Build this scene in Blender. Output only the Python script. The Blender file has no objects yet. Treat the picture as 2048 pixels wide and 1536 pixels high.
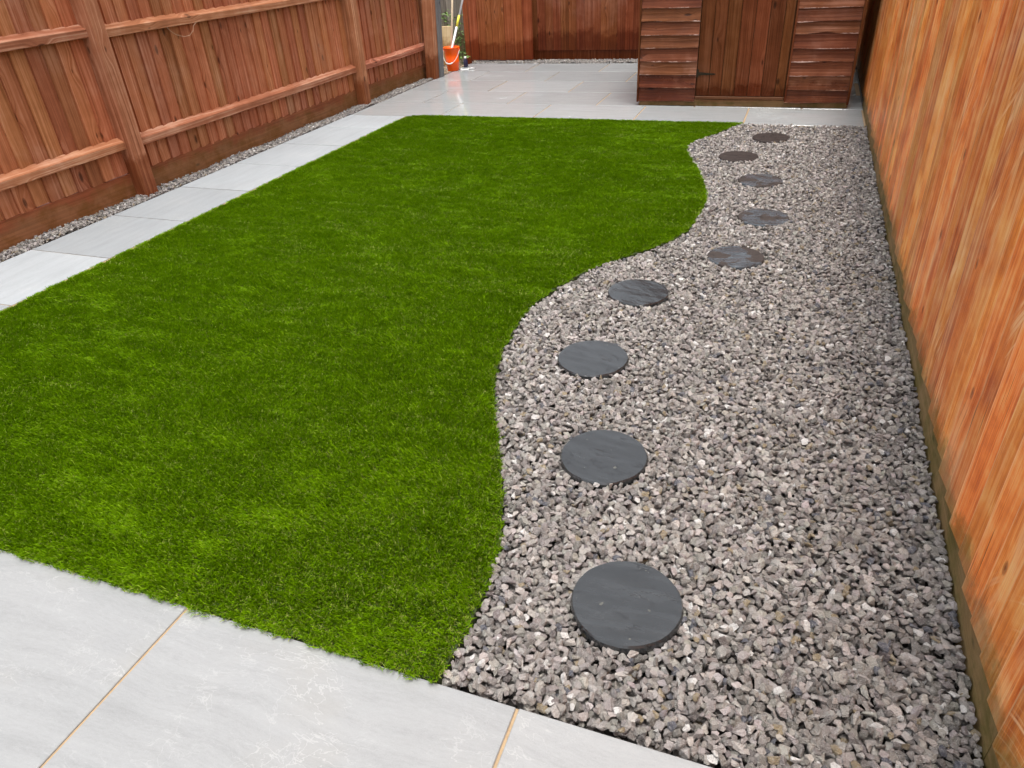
import bpy, bmesh, math, random
import numpy as np
from mathutils import Matrix, Vector, noise as mnoise

random.seed(7)
rng = np.random.default_rng(7)
scene = bpy.context.scene
COL = scene.collection
PI = math.pi

# ------------------------------------------------------------------ camera
CAM_H = 1.39
yaw, pitch, roll = math.radians(-22.23), math.radians(-32.266), math.radians(-3.681)
fw = Vector((math.sin(yaw) * math.cos(pitch), math.cos(yaw) * math.cos(pitch), math.sin(pitch)))
rt0 = Vector((math.cos(yaw), -math.sin(yaw), 0))
up0 = rt0.cross(fw)
rt = rt0 * math.cos(roll) + up0 * math.sin(roll)
up = -rt0 * math.sin(roll) + up0 * math.cos(roll)
cam = bpy.data.cameras.new('camera')
camo = bpy.data.objects.new('camera', cam)
COL.objects.link(camo)
m = Matrix((rt, up, -fw)).transposed().to_4x4()
m.translation = (0, 0, CAM_H)
camo.matrix_world = m
cam.sensor_width = 36
cam.lens = 36 * 1422 / 2048
cam.clip_start = 0.05
cam.clip_end = 400
scene.camera = camo
scene.render.resolution_x, scene.render.resolution_y = 1024, 768

# ------------------------------------------------------------------ world, sun, exposure
SUN_EL, SUN_AZ = math.radians(81), math.radians(150)      # azimuth from +y towards +x
world = bpy.data.worlds.new('World')
scene.world = world
world.use_nodes = True
wn = world.node_tree
bg = wn.nodes['Background']
sky = wn.nodes.new('ShaderNodeTexSky')
sky.sky_type = 'NISHITA'
sky.sun_disc = False
sky.sun_elevation = SUN_EL
sky.sun_rotation = SUN_AZ
sky.air_density = 1.0
sky.dust_density = 4.0
hs = wn.nodes.new('ShaderNodeHueSaturation')                 # a high thin overcast: nearly colourless
hs.inputs['Saturation'].default_value = 0.22
wn.links.new(sky.outputs[0], hs.inputs['Color'])
wn.links.new(hs.outputs[0], bg.inputs['Color'])
bg.inputs['Strength'].default_value = 0.12

sl = bpy.data.lights.new('sun', 'SUN')
sl.energy = 1.2
sl.angle = math.radians(18)
sl.color = (1.0, 0.965, 0.91)
so = bpy.data.objects.new('sun', sl)
COL.objects.link(so)
sd = Vector((math.sin(SUN_AZ) * math.cos(SUN_EL), math.cos(SUN_AZ) * math.cos(SUN_EL), math.sin(SUN_EL)))
so.rotation_euler = sd.to_track_quat('Z', 'Y').to_euler()
so.location = (-2, 6, 8)

vs = scene.view_settings
vs.view_transform = 'Standard'
vs.look = 'None'
vs.gamma = 1
vs.use_curve_mapping = False
vs.exposure = 1.33


# ------------------------------------------------------------------ helpers
def tag(o, label=None, cat=None, group=None, kind=None):
    if label: o['label'] = label
    if cat: o['category'] = cat
    if group: o['group'] = group
    if kind: o['kind'] = kind
    return o


def empty(name, loc=(0, 0, 0), rz=0.0):
    o = bpy.data.objects.new(name, None)
    o.location = loc
    o.rotation_euler = (0, 0, rz)
    o.empty_display_size = 0.1
    COL.objects.link(o)
    return o


def link(name, me, mat=None, parent=None, loc=(0, 0, 0), rot=(0, 0, 0), scl=(1, 1, 1)):
    if mat is not None and len(me.materials) == 0:
        me.materials.append(mat)
    o = bpy.data.objects.new(name, me)
    o.location, o.rotation_euler, o.scale = loc, rot, scl
    if parent is not None:
        o.parent = parent
    COL.objects.link(o)
    return o


def bm_mesh(name, bm, smooth=False):
    bmesh.ops.recalc_face_normals(bm, faces=bm.faces[:])
    me = bpy.data.meshes.new(name)
    bm.to_mesh(me)
    bm.free()
    if smooth:
        for p in me.polygons: p.use_smooth = True
    return me


def box(bm, x0, x1, y0, y1, z0, z1, bev=0.0):
    r = bmesh.ops.create_cube(bm, size=1)
    for v in r['verts']:
        v.co = Vector((x0 + (v.co.x + .5) * (x1 - x0), y0 + (v.co.y + .5) * (y1 - y0), z0 + (v.co.z + .5) * (z1 - z0)))
    if bev:
        es = {e for v in r['verts'] for e in v.link_edges}
        bmesh.ops.bevel(bm, geom=list(es), offset=bev, segments=1, affect='EDGES')


def boxmesh(name, *a, bev=0.0):
    bm = bmesh.new()
    box(bm, *a, bev=bev)
    return bm_mesh(name, bm)


def prism(bm, prof, axis, a0, a1, segs=1, wob=None):
    """extrude a closed 2-D profile along an axis; prof points are (p, q) of the two other axes in order"""
    rings = []
    for i in range(segs + 1):
        t = a0 + (a1 - a0) * i / segs
        ring = []
        for k, (p, q) in enumerate(prof):
            co = {'x': (t, p, q), 'y': (p, t, q), 'z': (p, q, t)}[axis]
            co = Vector(co)
            if wob: co = wob(i, k, co)
            ring.append(bm.verts.new(co))
        rings.append(ring)
    n = len(prof)
    for i in range(segs):
        for k in range(n):
            bm.faces.new((rings[i][k], rings[i][(k + 1) % n], rings[i + 1][(k + 1) % n], rings[i + 1][k]))
    bm.faces.new(rings[0][::-1])
    bm.faces.new(rings[-1])


def tube(bm, pts, r, sides=8, r1=None):
    pts = [Vector(p) for p in pts]
    rings = []
    for i, p in enumerate(pts):
        a = pts[max(i - 1, 0)]; b = pts[min(i + 1, len(pts) - 1)]
        d = (b - a).normalized()
        u = d.orthogonal().normalized() if i == 0 else (u - d * u.dot(d)).normalized()
        w = d.cross(u)
        rr = r if r1 is None else r + (r1 - r) * i / (len(pts) - 1)
        rings.append([bm.verts.new(p + (u * math.cos(2 * PI * k / sides) + w * math.sin(2 * PI * k / sides)) * rr) for k in range(sides)])
    for A, B in zip(rings, rings[1:]):
        for k in range(sides):
            bm.faces.new((A[k], A[(k + 1) % sides], B[(k + 1) % sides], B[k]))
    bm.faces.new(rings[0][::-1]); bm.faces.new(rings[-1])


def lathe(bm, prof, sides=32):
    rings = [[bm.verts.new((r * math.cos(2 * PI * k / sides), r * math.sin(2 * PI * k / sides), z)) for k in range(sides)] for r, z in prof]
    for A, B in zip(rings, rings[1:]):
        for k in range(sides):
            bm.faces.new((A[k], A[(k + 1) % sides], B[(k + 1) % sides], B[k]))
    return rings


# ------------------------------------------------------------------ node DSL
class NT:
    def __init__(s, name):
        s.mat = bpy.data.materials.new(name)
        s.mat.use_nodes = True
        s.t = s.mat.node_tree
        s.b = s.t.nodes['Principled BSDF']

    def put(s, sock, v):
        if isinstance(v, bpy.types.NodeSocket): s.t.links.new(v, sock)
        elif isinstance(v, (tuple, list)) and len(v) == 3 and sock.type == 'RGBA': sock.default_value = (*v, 1)
        else: sock.default_value = v

    def n(s, typ, **k):
        nd = s.t.nodes.new('ShaderNode' + typ)
        for a, b in k.items(): setattr(nd, a, b)
        return nd

    def math(s, op, a, b=0.0, c=None, clamp=False):
        nd = s.n('Math', operation=op, use_clamp=clamp)
        s.put(nd.inputs[0], a); s.put(nd.inputs[1], b)
        if c is not None: s.put(nd.inputs[2], c)
        return nd.outputs[0]

    def vmath(s, op, a, b=(0, 0, 0)):
        nd = s.n('VectorMath', operation=op)
        s.put(nd.inputs[0], a)
        if op == 'SCALE': s.put(nd.inputs['Scale'], b)
        else: s.put(nd.inputs[1], b)
        return nd.outputs[0]

    def mix(s, f, a, b, mode='MIX'):
        nd = s.n('Mix', data_type='RGBA', blend_type=mode)
        nd.clamp_factor = True
        s.put(nd.inputs[0], f); s.put(nd.inputs[6], a); s.put(nd.inputs[7], b)
        return nd.outputs[2]

    def noise(s, vec, scale=1.0, detail=3.0, rough=0.55, dist=0.0):
        nd = s.n('TexNoise')
        s.put(nd.inputs['Vector'], vec); nd.inputs['Scale'].default_value = scale
        nd.inputs['Detail'].default_value = detail; nd.inputs['Roughness'].default_value = rough
        nd.inputs['Distortion'].default_value = dist
        return nd.outputs['Fac']

    def step(s, v, a, b, lo=0.0, hi=1.0):
        nd = s.n('MapRange', interpolation_type='SMOOTHSTEP')
        s.put(nd.inputs[0], v)
        for i, x in zip((1, 2, 3, 4), (a, b, lo, hi)): nd.inputs[i].default_value = x
        return nd.outputs[0]

    def ramp(s, f, pts):
        nd = s.n('ValToRGB')
        cr = nd.color_ramp
        while len(cr.elements) < len(pts): cr.elements.new(0.5)
        for e, (p, c) in zip(cr.elements, pts): e.position = p; e.color = (*c, 1)
        s.put(nd.inputs[0], f)
        return nd.outputs[0]

    def obj(s): return s.n('TexCoord').outputs['Object']
    def pos(s): return s.n('NewGeometry').outputs['Position']
    def rnd(s): return s.n('ObjectInfo').outputs['Random']
    def sep(s, v):
        nd = s.n('SeparateXYZ'); s.put(nd.inputs[0], v); return nd.outputs
    def comb(s, x, y, z):
        nd = s.n('CombineXYZ')
        for i, v in enumerate((x, y, z)): s.put(nd.inputs[i], v)
        return nd.outputs[0]
    def attr(s, name, typ='INSTANCER'):
        return s.n('Attribute', attribute_name=name, attribute_type=typ).outputs

    def bump(s, h, strength=0.5, dist=0.002):
        nd = s.n('Bump'); nd.inputs['Strength'].default_value = strength; nd.inputs['Distance'].default_value = dist
        s.put(nd.inputs['Height'], h)
        s.t.links.new(nd.outputs[0], s.b.inputs['Normal'])

    def out(s, col=None, rough=None, spec=None, metal=None, coat=None):
        for k, v in (('Base Color', col), ('Roughness', rough), ('Specular IOR Level', spec), ('Metallic', metal), ('Coat Weight', coat)):
            if v is not None: s.put(s.b.inputs[k], v)
        return s.mat


def z_local(s): return s.sep(s.obj())[2]


def wood(name, dark, mid, light, axis='z', wet=None, vary=0.25, rough=0.62, algae=None, scuff_glare=0.0, knots=1.0, pale=(.55, .4, .28), bumps=1.0, contrast=1.0, arcs=0.0, edge=False, spec=.13, fig=1.0, cracks=.25, warp=.03, lap=False):
    s = NT(name)
    r = s.rnd()
    r2 = s.math('FRACT', s.math('MULTIPLY', r, 17.31))
    r3 = s.math('FRACT', s.math('MULTIPLY', r, 71.7))
    o = s.obj()
    off = s.vmath('SCALE', s.comb(r, r2, r3), 43.0)
    p = s.vmath('ADD', o, off)
    x, y, z = s.sep(p)
    if axis == 'z': across, along = s.math('ADD', x, y), z
    elif axis == 'y': across, along = s.math('ADD', x, z), y
    else: across, along = s.math('ADD', y, z), x
    # knots and the grain that bends round them
    kv = s.comb(s.math('MULTIPLY', across, 6.5), s.math('MULTIPLY', along, 2.6), 0.0)
    vo = s.n('TexVoronoi', voronoi_dimensions='2D'); s.put(vo.inputs['Vector'], kv); vo.inputs['Scale'].default_value = 1
    kd = vo.outputs['Distance']
    kr = s.sep(vo.outputs['Color'])[0]
    ksize = s.math('MULTIPLY', s.math('ADD', kr, -0.35), 0.12 * knots)
    knot = s.math('MULTIPLY', s.math('SUBTRACT', ksize, kd), 45.0, clamp=True)
    halo = s.math('MULTIPLY', s.step(kd, 0.0, 0.33, 1.0, 0.0), s.step(kr, .35, .6))
    bend = s.math('MULTIPLY', halo, warp)
    ac2 = s.math('ADD', s.math('ADD', across, bend), s.math('MULTIPLY', s.noise(s.comb(s.math('MULTIPLY', across, 7.0), s.math('MULTIPLY', along, 1.3), 0), 1, 2), warp))
    g1 = s.noise(s.comb(s.math('MULTIPLY', ac2, 75.0), s.math('MULTIPLY', along, 0.9), r2), 1.0, 4.0, 0.6)
    g2 = s.noise(s.comb(s.math('MULTIPLY', across, 420.0), s.math('MULTIPLY', along, 5.0), 3.1), 1.0, 3.0, 0.6)
    g3 = s.noise(p, 7.0, 4.0, 0.6)
    gr = s.math('ADD', s.math('MULTIPLY', g1, 0.62 * fig), s.math('ADD', s.math('MULTIPLY', g2, 0.2 + .2 * (1 - fig)), s.math('MULTIPLY', g3, 0.25 + .42 * (1 - fig))))
    c = contrast
    col = s.ramp(gr, [(.535 - .17 / c if c > 1 else .36, dark), (.535, mid), (.535 + .17 / c if c > 1 else .72, light)])
    col = s.mix(s.math('MULTIPLY', knot, .85), col, tuple(v * .35 for v in dark))
    # ring of the knot
    ring = s.math('MULTIPLY', s.step(s.math('ABSOLUTE', s.math('SUBTRACT', kd, ksize)), 0.0, .025, 1, 0), s.step(ksize, 0.0, .01))
    col = s.mix(s.math('MULTIPLY', ring, .6), col, tuple(v * .5 for v in dark))
    if lap:      # worn arris along the proud edge, contact shade painted dark along the overlap
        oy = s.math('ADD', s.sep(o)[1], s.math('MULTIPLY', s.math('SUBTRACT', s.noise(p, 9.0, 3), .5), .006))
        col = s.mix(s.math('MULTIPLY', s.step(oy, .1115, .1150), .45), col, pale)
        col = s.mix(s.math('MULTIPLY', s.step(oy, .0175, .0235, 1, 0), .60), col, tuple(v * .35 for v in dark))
    ck = s.noise(s.comb(s.math('MULTIPLY', ac2, 210.0), s.math('MULTIPLY', along, 2.6), 9.0), 1.0, 2.0, .5)
    ckm = s.math('MULTIPLY', s.step(ck, .66, .71), s.step(s.noise(p, 4.0, 2), .48, .6))
    col = s.mix(s.math('MULTIPLY', ckm, cracks), col, tuple(v * .3 for v in dark))
    val = s.math('ADD', 1.0 - vary, s.math('MULTIPLY', r2, 2 * vary))
    hsv = s.n('HueSaturation')
    s.put(hsv.inputs['Value'], val)
    s.put(hsv.inputs['Hue'], s.math('ADD', 0.493, s.math('MULTIPLY', r3, 0.014)))
    s.put(hsv.inputs['Color'], col)
    col = hsv.outputs[0]
    if scuff_glare:
        wp = s.pos()
        big = s.noise(wp, 1.9, 5.0, 0.66, 0.4)
        mk = s.step(s.math('ADD', s.math('MULTIPLY', big, .75), s.math('MULTIPLY', g1, .42)), .56, .80)
        col = s.mix(s.math('MULTIPLY', mk, scuff_glare), col, pale)
        if arcs:     # curved saw marks, worn pale
            wx, wy, wz = s.sep(wp)
            rad = s.n('VectorMath', operation='DISTANCE')
            s.put(rad.inputs[0], s.comb(0, s.math('ADD', wy, s.math('MULTIPLY', r, .25)), s.math('ADD', wz, s.math('MULTIPLY', r3, .5)))); rad.inputs[1].default_value = (0, 1.0, .35)
            st = s.noise(s.comb(s.math('MULTIPLY', rad.outputs['Value'], 95.0), s.math('MULTIPLY', across, .5), 0), 1, 1.5)
            am = s.math('MULTIPLY', s.step(st, .52, .66), s.step(s.noise(wp, 3.3, 3, .6), .54, .66))
            col = s.mix(s.math('MULTIPLY', am, arcs), col, tuple(min(1, v * 1.05) for v in pale))
    if edge:     # pale flecks on each board's lower lip: worn paint plus painted glare
        ez = s.math('ADD', z_local(s), s.math('MULTIPLY', s.math('SUBTRACT', s.noise(s.pos(), 24.0, 4, .7), .5), .03))
        col = s.mix(s.math('MULTIPLY', s.step(ez, .001, .007, 1, 0), s.step(s.noise(s.pos(), 5, 3, .6), .48, .6, .1, .8)), col, (.60, .42, .36))
    rg = s.math('ADD', rough - .12, s.math('MULTIPLY', g3, .22))
    if wet:
        zz = s.sep(s.pos())[2]
        wn_ = s.math('ADD', zz, s.math('MULTIPLY', s.math('SUBTRACT', s.noise(s.pos(), 12.0, 4, .65), .5), .22))
        wn_ = s.math('ADD', wn_, s.math('MULTIPLY', s.math('SUBTRACT', r3, .5), .06))
        wm = s.step(wn_, wet - .03, wet + .05, 1.0, 0.0)
        wc = s.mix(1.0, col, (.58, .44, .33), 'MULTIPLY')
        col = s.mix(wm, col, wc)
        rg = s.math('SUBTRACT', rg, s.math('MULTIPLY', wm, .16))
    if algae:
        zz = s.sep(s.pos())[2]
        am = s.step(s.math('ADD', zz, s.math('MULTIPLY', s.math('SUBTRACT', s.noise(s.pos(), 6.0, 5, .7), .5), algae[1])), algae[0] * .5, algae[0], 1.0, 0.0)
        ac = s.mix(s.step(s.noise(s.pos(), 5.5, 6, .72), .40, .60), (.050, .085, .008), (.26, .19, .09))
        col = s.mix(s.math('MULTIPLY', am, algae[2]), col, ac)
    s.bump(s.math('ADD', s.math('ADD', s.math('MULTIPLY', g1, .6), s.math('MULTIPLY', g2, .5)), s.math('MULTIPLY', knot, -.4)), .6 * bumps, .004)
    return s.out(col, rg, spec)


M = {}
M['left'] = wood('stained_wood_pink_brown', (.205, .062, .024), (.375, .128, .055), (.53, .22, .115), wet=.0, vary=.20, rough=.6, scuff_glare=.3, pale=(.62, .36, .25))
M['left_low'] = wood('stained_wood_gravel_board', (.15, .043, .016), (.24, .070, .028), (.34, .115, .05), axis='y', vary=.12, rough=.55, knots=.7, algae=(.16, .22, .30))
M['rail'] = wood('stained_wood_rail', (.18, .058, .028), (.33, .120, .062), (.58, .32, .21), axis='y', vary=.10, scuff_glare=.5, pale=(.5, .3, .21))
M['post'] = wood('stained_wood_post', (.19, .065, .030), (.36, .135, .068), (.60, .31, .19), vary=.08, wet=.25, scuff_glare=.3, pale=(.5, .3, .2))
M['right'] = wood('orange_wood_board', (.50, .100, .016), (.84, .245, .046), (.98, .50, .17), fig=.5, spec=.25, cracks=.8, warp=.010, lap=True, knots=.7, vary=.24, rough=.40, scuff_glare=.6, pale=(.95, .62, .34), algae=(.19, .34, .6), arcs=.6, contrast=1.2)  # pale streaks mix real scuffs with sky highlights painted into the colour
M['right_low'] = wood('orange_wood_gravel_board', (.18, .10, .045), (.30, .18, .08), (.42, .28, .15), axis='y', vary=.08, rough=.6, algae=(.12, .30, .5), knots=.5)
M['back'] = wood('red_brown_wood_board', (.095, .024, .007), (.19, .052, .017), (.30, .098, .038), vary=.16, wet=.30, rough=.5, scuff_glare=.25, pale=(.52, .27, .19))
M['gate'] = wood('gate_wood_board', (.15, .036, .011), (.27, .075, .024), (.42, .135, .055), vary=.14, wet=.22, rough=.5, scuff_glare=.25, pale=(.45, .22, .13))
M['shed'] = wood('shed_cladding_wood', (.075, .020, .0065), (.15, .045, .017), (.26, .09, .038), spec=.22, axis='x', vary=.15, rough=.42, wet=.22, scuff_glare=.4, pale=(.45, .24, .18), bumps=1.3, edge=True)
M['shed_door'] = wood('shed_door_wood', (.065, .018, .005), (.14, .042, .014), (.23, .082, .034), vary=.2, rough=.42, wet=.16, scuff_glare=.2, pale=(.3, .15, .1))
M['shed_base'] = wood('shed_floor_bearer_wood', (.06, .026, .012), (.12, .052, .022), (.19, .09, .045), axis='x', vary=.1, rough=.5, algae=(.06, .08, .3))
M['weathered'] = wood('weathered_grey_wood', (.13, .11, .09), (.23, .20, .165), (.36, .32, .27), vary=.2, wet=.28, rough=.8, algae=(.5, .4, .35))
M['grey_post'] = wood('grey_painted_wood', (.09, .09, .088), (.155, .155, .155), (.25, .25, .245), vary=.05, rough=.6)
M['dark_fence'] = wood('dark_shaded_fence_wood', (.012, .007, .005), (.022, .012, .008), (.035, .02, .014), vary=.2)  # near-black base colour carries the deep shade of the gap
M['pale_board'] = wood('pale_timber', (.42, .29, .14), (.60, .45, .25), (.75, .62, .42), vary=.05, wet=.25)
M['handle_wood'] = wood('pale_handle_wood', (.55, .42, .27), (.68, .55, .38), (.8, .68, .5), vary=.03, knots=0)


def plain(name, col, rough=.5, metal=0.0, nz=0.0, scale=30, spec=.5):
    s = NT(name)
    if nz:
        f = s.noise(s.obj(), scale, 4, .6)
        c = s.mix(f, tuple(v * (1 - nz) for v in col), tuple(min(1, v * (1 + nz)) for v in col))
        s.bump(f, .2, .001)
        return s.out(c, s.math('ADD', rough - .08, s.math('MULTIPLY', f, .16)), spec, metal)
    return s.out(col, rough, spec, metal)


M['orange'] = plain('orange_plastic', (.95, .11, .003), .35, spec=.3, nz=.04, scale=12)
M['white'] = plain('white_plastic', (.78, .78, .76), .4, nz=.05)
M['yellow'] = plain('yellow_plastic', (.78, .70, .06), .4, nz=.05)
M['alu'] = plain('white_coated_pole', (.78, .79, .80), .3, nz=.05)
M['navy'] = plain('navy_plastic', (.02, .018, .05), .3, nz=.1)
M['hinge'] = plain('black_hinge_metal', (.03, .022, .012), .5, metal=.6, nz=.3, scale=60)
M['felt'] = plain('roofing_felt', (.055, .055, .05), .9, nz=.3, scale=200)
M['twine'] = plain('pale_twine', (.40, .25, .16), .8)
M['soil'] = plain('soil', (.055, .042, .03), .95, nz=.5, scale=25)
M['bed'] = plain('gravel_bedding', (.05, .045, .042), .95, nz=.4, scale=60)

# grout / mortar
s = NT('sand_mortar')
f = s.noise(s.pos(), 70, 5, .8); g = s.noise(s.pos(), 5, 4, .6)
s.bump(f, .5, .002)
M['mortar'] = s.out(s.mix(g, s.mix(f, (.20, .11, .045), (.50, .33, .16)), s.mix(f, (.26, .19, .12), (.46, .37, .26))), .8, .3)


def slab_mat(name, base, dirc, wetness, warm, var=.07):
    s = NT(name)
    r = s.rnd()
    r2 = s.math('FRACT', s.math('MULTIPLY', r, 31.7))
    off = s.comb(s.math('MULTIPLY', r, 31.0), s.math('MULTIPLY', r2, 47.0), 0)
    p = s.vmath('ADD', s.obj(), off)
    x, y, z = s.sep(p)
    wav = s.noise(p, 1.6, 3, .5)
    yy = s.math('ADD', y, s.math('MULTIPLY', wav, .16))
    st = s.noise(s.comb(s.math('MULTIPLY', x, 2.2), s.math('MULTIPLY', yy, 21.0), 0), 1, 7, .68)
    fine = s.math('ADD', s.math('MULTIPLY', s.noise(s.comb(s.math('MULTIPLY', x, 50.0), s.math('MULTIPLY', yy, 170.0), 0), 1, 3, .6), .5), s.math('MULTIPLY', s.noise(p, 320.0, 2, .7), .5))
    cloud = s.noise(p, 3.0, 5, .6)
    # thin pale veins, broken up
    v1 = s.noise(s.comb(s.math('MULTIPLY', x, 4.5), s.math('MULTIPLY', yy, 14.0), 5.0), 1, 5, .6, .25)
    vein = s.step(s.math('ABSOLUTE', s.math('SUBTRACT', v1, .5)), .001, .009, 1, 0)
    v2 = s.noise(p, 5.0, 5, .6, .35)
    vein2 = s.step(s.math('ABSOLUTE', s.math('SUBTRACT', v2, .53)), .001, .006, 1, 0)
    flk = s.step(s.noise(s.comb(s.math('MULTIPLY', x, 60.0), s.math('MULTIPLY', yy, 160.0), 1.0), 1, 4, .7), .60, .70)
    vm = s.math('MULTIPLY', s.math('MAXIMUM', vein, s.math('MULTIPLY', vein2, .9)), s.step(s.noise(p, 3.0, 4, .6), .40, .66))
    vm = s.math('MAXIMUM', s.math('MULTIPLY', vm, .8), s.math('MULTIPLY', flk, .28))
    d = tuple(v * .80 for v in base); l = tuple(min(1, v * 1.13) for v in base)
    col = s.ramp(s.math('ADD', s.math('MULTIPLY', st, .46), s.math('ADD', s.math('MULTIPLY', fine, .42), s.math('MULTIPLY', cloud, .14))), [(.36, d), (.51, base), (.66, l)])
    col = s.mix(s.math('MULTIPLY', s.step(cloud, .5, .75), warm), col, tuple(a * b for a, b in zip(base, (1.0, .93, .80))))
    col = s.mix(s.math('MULTIPLY', vm, .44), col, (.46, .465, .46))
    hsv = s.n('HueSaturation'); s.put(hsv.inputs['Color'], col)
    s.put(hsv.inputs['Value'], s.math('ADD', 1 - var, s.math('MULTIPLY', r2, 2 * var)))
    wetm = s.step(s.noise(s.pos(), 1.3, 3, .5), .42 - wetness * .3, .70 - wetness * .3)
    rg = s.math('SUBTRACT', .50, s.math('MULTIPLY', wetm, .50 - (.10 if wetness > .5 else .40)))
    s.bump(s.math('ADD', s.math('MULTIPLY', st, .35), s.math('MULTIPLY', vm, .3)), .05 if wetness > .5 else .14, .0012)
    return s.out(hsv.outputs[0], rg, .38 if wetness > .5 else .5)


M['slab_front'] = slab_mat('pale_grey_riven_slab', (.265, .272, .274), 0, .2, .25)
M['slab_path'] = slab_mat('pale_blue_grey_slab', (.305, .332, .348), 0, .2, .1, .17)
M['slab_back'] = slab_mat('wet_grey_slab', (.31, .328, .333), 0, .95, .1)

# ------------------------------------------------------------------ the ground
me = boxmesh('ground', -60, 60, -60, 60, -.4, -.075)
tag(link('ground', me, M['soil']), kind='structure')

JW = .0075


def patio(name, rects, bedrect, mat, rot90=False, JW=JW):
    bedm = boxmesh(name, *bedrect, -.07, -.005)
    b = tag(link(name, bedm, M['mortar']), kind='structure')
    cache = {}
    for (x0, x1, y0, y1) in rects:
        w, h = (x1 - x0 - JW), (y1 - y0 - JW)
        if rot90: w, h = h, w
        key = (round(w, 3), round(h, 3))
        if key not in cache:
            bm = bmesh.new(); box(bm, -w / 2, w / 2, -h / 2, h / 2, -.028, 0, bev=.0018)
            cache[key] = bm_mesh('slab', bm)
        link('slab', cache[key], mat, b, ((x0 + x1) / 2, (y0 + y1) / 2, random.uniform(-.0008, .0008)),
             (random.uniform(-.0012, .0012), random.uniform(-.0012, .0012), PI / 2 if rot90 else (PI if random.random() < .5 else 0)))
    return b


# near patio, at the camera's feet
FX = [-4.85, -3.955, -3.055, -2.155, -1.262, -.375, .515]
rects = [(a, b, .236, .836) for a, b in zip(FX, FX[1:])]
FX2 = [-4.4, -3.5, -2.6, -1.7, -.8, .1, .515]
rects += [(a, b, -.366, .234) for a, b in zip(FX2, FX2[1:])] + [(a, b, -.966, -.368) for a, b in zip(FX, FX[1:])]
patio('front_patio', rects, (-4.86, .517, -.97, .832), M['slab_front'])
# side path on the left of the lawn
PY = [.842, 1.455, 2.06, 2.667, 3.268, 3.880, 4.487, 5.095, 5.700, 6.196]
patio('side_path', [(-4.04, -3.44, a, b) for a, b in zip(PY, PY[1:])], (-4.038, -3.36, .838, 6.196), M['slab_path'], rot90=True)
# back patio in five courses
CY = [6.200, 6.812, 7.415, 8.012, 8.612, 9.205]
J = [[-3.108, -2.195, -1.291, -.388], [-3.553, -2.648, -1.760], [-3.09, -2.209], [-3.549, -2.656, -1.746], [-3.098, -2.200]]
rects = []
for k in range(5):
    js = list(J[k])
    while js[-1] + .9 < .55: js.append(js[-1] + .9)
    left = -4.04 - (.015 if k == 4 else 0)
    xs = [left] + [j for j in js if j > left + .15] + [.525]
    rects += [(a, b, CY[k], CY[k + 1]) for a, b in zip(xs, xs[1:]) if b - a > .05]
patio('back_patio', rects, (-4.038, .52, 6.2, 9.2), M['slab_back'], JW=.012)


# ------------------------------------------------------------------ fences
def feather(name, w, h, proud_low, face='x+', top=0.0):
    """a feather-edge board: local y (or x) runs across, the thick edge stands proud"""
    a, b = (.021, .003) if proud_low else (.004, .022)
    prof = [(-.004, 0), (a - .0015, 0), (a, .0015), (b, w - .0015), (b - .0015, w), (-.004, w)]
    bm = bmesh.new()
    prism(bm, prof, 'z', 0, h, segs=3)
    if face == 'x-':
        for v in bm.verts: v.co.x = -v.co.x
    elif face == 'y-':
        for v in bm.verts: v.co = Vector((v.co.y, -v.co.x, v.co.z))
    return bm_mesh(name, bm)


def gravel_board(name, L, h, t=.03):
    bm = bmesh.new()
    def wob(i, k, co):
        co.z += math.sin(i * 1.7 + k) * .0012
        return co
    prism(bm, [(-t, 0), (0, 0), (0, h - .003), (-.003, h), (-t, h)], 'y', 0, L, segs=8, wob=wob)
    return bm_mesh(name, bm)


def rail_mesh(L):
    bm = bmesh.new()
    prism(bm, [(0, 0), (.046, .002), (.050, .005), (.050, .048), (.045, .053), (0, .076)], 'y', 0, L, segs=6,
          wob=lambda i, k, co: co + Vector((math.sin(i * 2.1) * .001, 0, math.sin(i * 1.3 + 1) * .0015)))
    return bm_mesh('rail', bm)


def post_mesh(w, d, h):
    bm = bmesh.new(); box(bm, -w / 2, w / 2, -d / 2, d / 2, -.05, h, bev=.004)
    return bm_mesh('post', bm)


fence = empty('timber_fence', (-4.14, 3.7, 0))
tag(fence, 'long pinkish brown fence with rails and square posts, left of the side path', 'fence')
fl = Vector((-4.14, 3.7, 0))
pm = post_mesh(.128, .1, 1.92)
posts = [(-2.31), (.67), (3.68), (6.65), (8.14)]
for y in posts:
    x = -4.154 if y < 8 else -4.085
    link('post', pm, M['post'], fence, Vector((x, y, 0)) - fl, (random.uniform(-.004, .004), random.uniform(-.003, .003) if y < 8 else .05, 0), (1, .92 if y > 8 else 1, 1))
fb = feather('fence_board', .118, 1.64, True)
for a, b in zip(posts, posts[1:]):
    y0, y1 = a + .05, (b - .05 if b < 8 else b + .13)
    L = y1 - y0
    n = round(L / .1035)
    pitch = L / n
    zb = .150 if y0 > 3.7 else .158
    for k in range(n):
        w = min(.118, y1 + .02 - (y0 + k * pitch)) / .118
        link('fence_board', fb, M['left'], fence, Vector((-4.207 + random.uniform(-.0015, .0015) , y0 + k * pitch, zb + random.uniform(-.004, .005))) - fl,
             (random.uniform(-.002, .002), random.uniform(-.002, .002), 0), (1, w, 1))
    link('gravel_board', gravel_board('gravel_board', L + .04, .175), M['left_low'], fence, Vector((-4.191, y0 - .02, -.02)) - fl)
    rm = rail_mesh(L)
    for z in (.318, .985, 1.60):
        dz = -.012 if y0 > 3.7 else 0
        link('rail', rm, M['rail'], fence, Vector((-4.196, y0, z + dz)) - fl, (random.uniform(-.002, .002), 0, 0))
link('capping_rail', boxmesh('capping_rail', -.04, .04, 0, 10.4, 0, .03, bev=.003), M['rail'], fence, Vector((-4.205, -2.3, 1.792)) - fl)

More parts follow.
